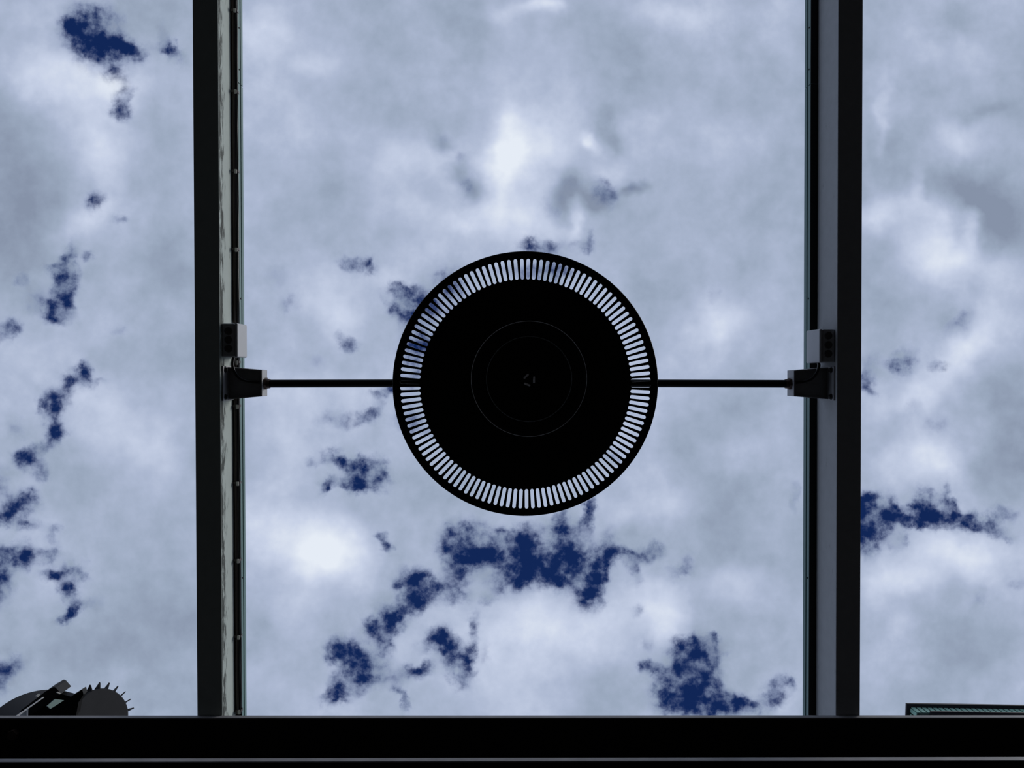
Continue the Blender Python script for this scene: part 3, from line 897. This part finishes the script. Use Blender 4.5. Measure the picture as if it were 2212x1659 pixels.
# rods
for C, sx in ((LC, -1), (RC, 1)):
    g = C[4]; inn = C[1]
    tip = Vector((LC0.x + sx*0.21, g.y + (AX.y - g.y)*0.8, H0 + ROD_Z))
    bm = bmesh.new(); add_cyl(bm, g + inn*0.004, tip, 0.0098, 24)
    from_bm('suspension_rod', bm, 'black', lamp, smooth=False)
    bm = bmesh.new(); e = Vector((sx, 0, 0))
    add_cyl(bm, tip - e*0.004, tip + e*0.022, 0.0125, 20)
    from_bm('rod_collar', bm, 'black', lamp)

# ------------------------------------------------------------------ floodlight on the girder, lower left
C0 = P(221, 1544, 2.20)
C1 = P(94, 1636, 2.36)
ax = (C1 - C0).normalized()
fl = empty('floodlight', Vector((C0.x - 0.02, C0.y + 0.04, H0 + ZB)))
tag(fl, 'dark floodlight with spiky cooling fins and round bowl, bottom left above the girder', 'floodlight')
u_ = (Vector((0, -1, 0)) - ax*Vector((0, -1, 0)).dot(ax)).normalized(); v_ = ax.cross(u_)
def FT(p): return C0 + u_*p.x + v_*p.y + ax*p.z
rc = 57*2.2/1600
bm = bmesh.new()
add_lathe(bm, [(0, 0), (rc - 0.004, 0), (rc, 0.004), (rc, 0.010), (rc - 0.010, 0.012), (rc - 0.010, 0.13), (rc - 0.02, 0.14), (0, 0.14)], FT, 64)
from_bm('heat_sink_body', bm, 'flood_black', fl)
NF = 21
rt = 70*2.2/1600
if v_.x < 0: v_ = -v_
for k in range(NF):
    t0 = math.radians(6.8) + 2*math.pi*k/NF
    e = v_*math.cos(t0) + u_*math.sin(t0); tn = ax.cross(e).normalized()
    bm = bmesh.new()
    prof = [C0 + e*(rc - 0.006) + ax*0.002, C0 + e*(rt - 0.003) - ax*0.001, C0 + e*rt + ax*0.002, C0 + e*(rt - 0.004) + ax*0.010, C0 + e*(rc + 0.001) + ax*0.055, C0 + e*(rc - 0.012) + ax*0.115]
    add_prism(bm, [p - tn*0.0014 for p in prof], tn*0.0028)
    from_bm('fin', bm, 'flood_black', fl)
# big bowl at the far end
rb = 141*2.36/1600
bm = bmesh.new()
Lb = (C1 - C0).length
add_lathe(bm, [(0.06, Lb - 0.12), (0.10, Lb - 0.11), (0.16, Lb - 0.055), (rb - 0.008, Lb - 0.012), (rb, Lb - 0.008), (rb, Lb + 0.006), (rb - 0.010, Lb + 0.006), (0.155, Lb - 0.045), (0.0, Lb - 0.10)], FT, 96)
from_bm('reflector_bowl', bm, 'flood_bowl', fl, smooth=True)
bm = bmesh.new(); add_lathe(bm, [(0, 0.13), (0.055, 0.13), (0.062, Lb - 0.115), (0, Lb - 0.115)], FT, 32)
from_bm('neck', bm, 'flood_black', fl, smooth=False)


def plate_px(name, m, parent, poly, Z, thick, dirv=None):
    bm_ = bmesh.new()
    pts = [P(x, y, Z) for x, y in poly]
    add_prism(bm_, pts, dirv if dirv is not None else Vector((0, 0, thick)))
    return from_bm(name, bm_, m, parent)


def zp(x, y): return (x/7.373, 1460 + y/7.373)      # readings from an enlarged crop
arm = plate_px('driver_box', 'flood_black', fl, [zp(735, 240), zp(855, 175), zp(890, 190), zp(975, 285), zp(600, 560), zp(430, 640), zp(300, 640), zp(330, 550)], 2.12, 0.05)
plate_px('yoke_arm', 'black', fl, [zp(700, 345), zp(980, 290), zp(1130, 330), zp(1310, 215), zp(1330, 300), zp(1250, 420), zp(1200, 700), zp(440, 700), zp(445, 525)], 2.145, 0.02)
NRM = Vector((0.8, -0.3, -0.5)).normalized()
def plate_plane(name, m, parent, poly, Z, thick):
    """plate lying in an inclined plane, its outline read off the picture"""
    ref = P(*poly[0], Z); pts = []
    for x_, y_ in poly:
        d = P(x_, y_, 2.0) - EYE
        pts.append(EYE + d*((ref - EYE).dot(NRM)/d.dot(NRM)))
    bm_ = bmesh.new(); add_prism(bm_, pts, -NRM*thick)
    return from_bm(name, bm_, m, parent)


plate_plane('yoke_flange', 'light_steel', fl, [zp(690, 335), zp(708, 342), zp(455, 520), zp(300, 640), zp(255, 640)], 2.09, 0.004)
plate_plane('gusset', 'plastic', fl, [zp(300, 625), zp(432, 520), zp(440, 650), zp(270, 650)], 2.10, 0.004)
plate_plane('gusset_edge', 'light_steel', fl, [zp(432, 520), zp(452, 515), zp(446, 650), zp(430, 650)], 2.09, 0.004)
plate_plane('sight_glass', 'pale_glass', fl, [zp(880, 368), zp(1020, 388), zp(805, 525), zp(752, 478)], 2.09, 0.004)
plate_plane('latch', 'clip', fl, [zp(575, 318), zp(625, 280), zp(645, 300), zp(600, 345)], 2.09, 0.005)
plate_plane('latch', 'clip', fl, [zp(905, 262), zp(925, 250), zp(970, 275), zp(955, 292)], 2.09, 0.005)
# foot standing on the girder
bm = bmesh.new(); f0 = P(150, 1575, 2.12)
add_box(bm, Vector((f0.x, f0.y + 0.02, H0 + (ZB + 2.13)/2)), (0.05, 0.03, 2.13 - ZB))
from_bm('foot', bm, 'flood_black', fl)

# ------------------------------------------------------------------ far building with green cladding, lower right
ZT = 25.0
k_ = P(1959, 1520.3, ZT)
bld = empty('building', Vector((k_.x + 9, k_.y + 6, 0)))
tag(bld, 'tall grey building with green ribbed cladding under a dark flat roof, bottom right', 'building')
bx0, bx1 = k_.x, k_.x + 18.0
by0, by1 = k_.y, k_.y + 11.0
zr = k_.z
bm = bmesh.new(); add_box(bm, ((bx0 + bx1)/2, (by0 + by1)/2, zr + 0.04), (bx1 - bx0, by1 - by0, 0.08))
from_bm('roof_slab', bm, 'roof_dark', bld)
so = 0.12
bm = bmesh.new(); add_box(bm, ((bx0 + bx1)/2 + 0.1, (by0 + by1)/2, zr - 0.19), (bx1 - bx0 - 2*so - 0.06, by1 - by0 - 2*so - 0.06, 0.38))
from_bm('cladding_backing', bm, 'copper_dark', bld)
pitch = 0.19
# one sheet shared by all panels
bm = bmesh.new(); add_box(bm, (0, 0, 0), (pitch - 0.05, 0.03, 0.37)); bevel(bm, 0.006, 1)
pm = bpy.data.meshes.new('panel'); bm.to_mesh(pm); bm.free(); pm.materials.append(M['copper'])
ox = bld.location
x = bx0 + so + 0.10; i = 0
while x < bx1 - so and i < 70:
    link('panel', pm, None, bld, Vector((x, by0 + so + 0.012, zr - 0.19)) - ox); x += pitch; i += 1
y = by0 + so + 0.10; i = 0
while y < by0 + 3.0:
    o = link('panel', pm, None, bld, Vector((bx0 + so + 0.012, y, zr - 0.19)) - ox); o.rotation_euler = (0, 0, math.pi/2); y += pitch
bm = bmesh.new(); add_box(bm, ((bx0 + bx1)/2 + 0.3, (by0 + by1)/2, zr - 0.41), (bx1 - bx0 - 0.55, by1 - by0 - 0.12, 0.06))
from_bm('ledge', bm, 'roof_dark', bld)
wz = zr - 0.44
bm = bmesh.new(); add_box(bm, ((bx0 + bx1)/2 + 0.2, (by0 + by1)/2 + 0.1, wz/2), (bx1 - bx0 - 1.0, by1 - by0 - 0.4, wz))
from_bm('wall', bm, 'render', bld)
fm = None
for fz in range(7):
    for fx in range(6):
        cx = bx0 + 2.0 + fx*2.8; cz = wz - 2.2 - fz*3.3
        fy = by0 + 0.30
        if fm is None:
            b1 = bmesh.new()
            for (dx, dz, sx_, sz_) in ((0, .85, 1.5, .1), (0, -.85, 1.5, .1), (-.7, 0, .1, 1.6), (.7, 0, .1, 1.6), (0, 0, .06, 1.6)):
                add_box(b1, (dx, 0, dz), (sx_, 0.12, sz_))
            fm = bpy.data.meshes.new('window_frame'); b1.to_mesh(fm); b1.free(); fm.materials.append(M['winframe'])
            b2 = bmesh.new(); add_box(b2, (0, 0, 0), (1.32, 0.03, 1.62))
            gm = bpy.data.meshes.new('pane'); b2.to_mesh(gm); b2.free(); gm.materials.append(M['window'])
        f = link('window', fm, None, bld, Vector((cx, fy - 0.03, cz)) - ox)
        link('pane', gm, None, f, Vector((0, 0.02, 0)))
# the building stands a little askew to the yard
piv = Vector((bx0, by0, 0))
Rz = Matrix.Rotation(math.radians(1.6), 3, 'Z')
bld.location = Rz @ (bld.location - piv) + piv
bld.rotation_euler = (0, 0, math.radians(1.6))
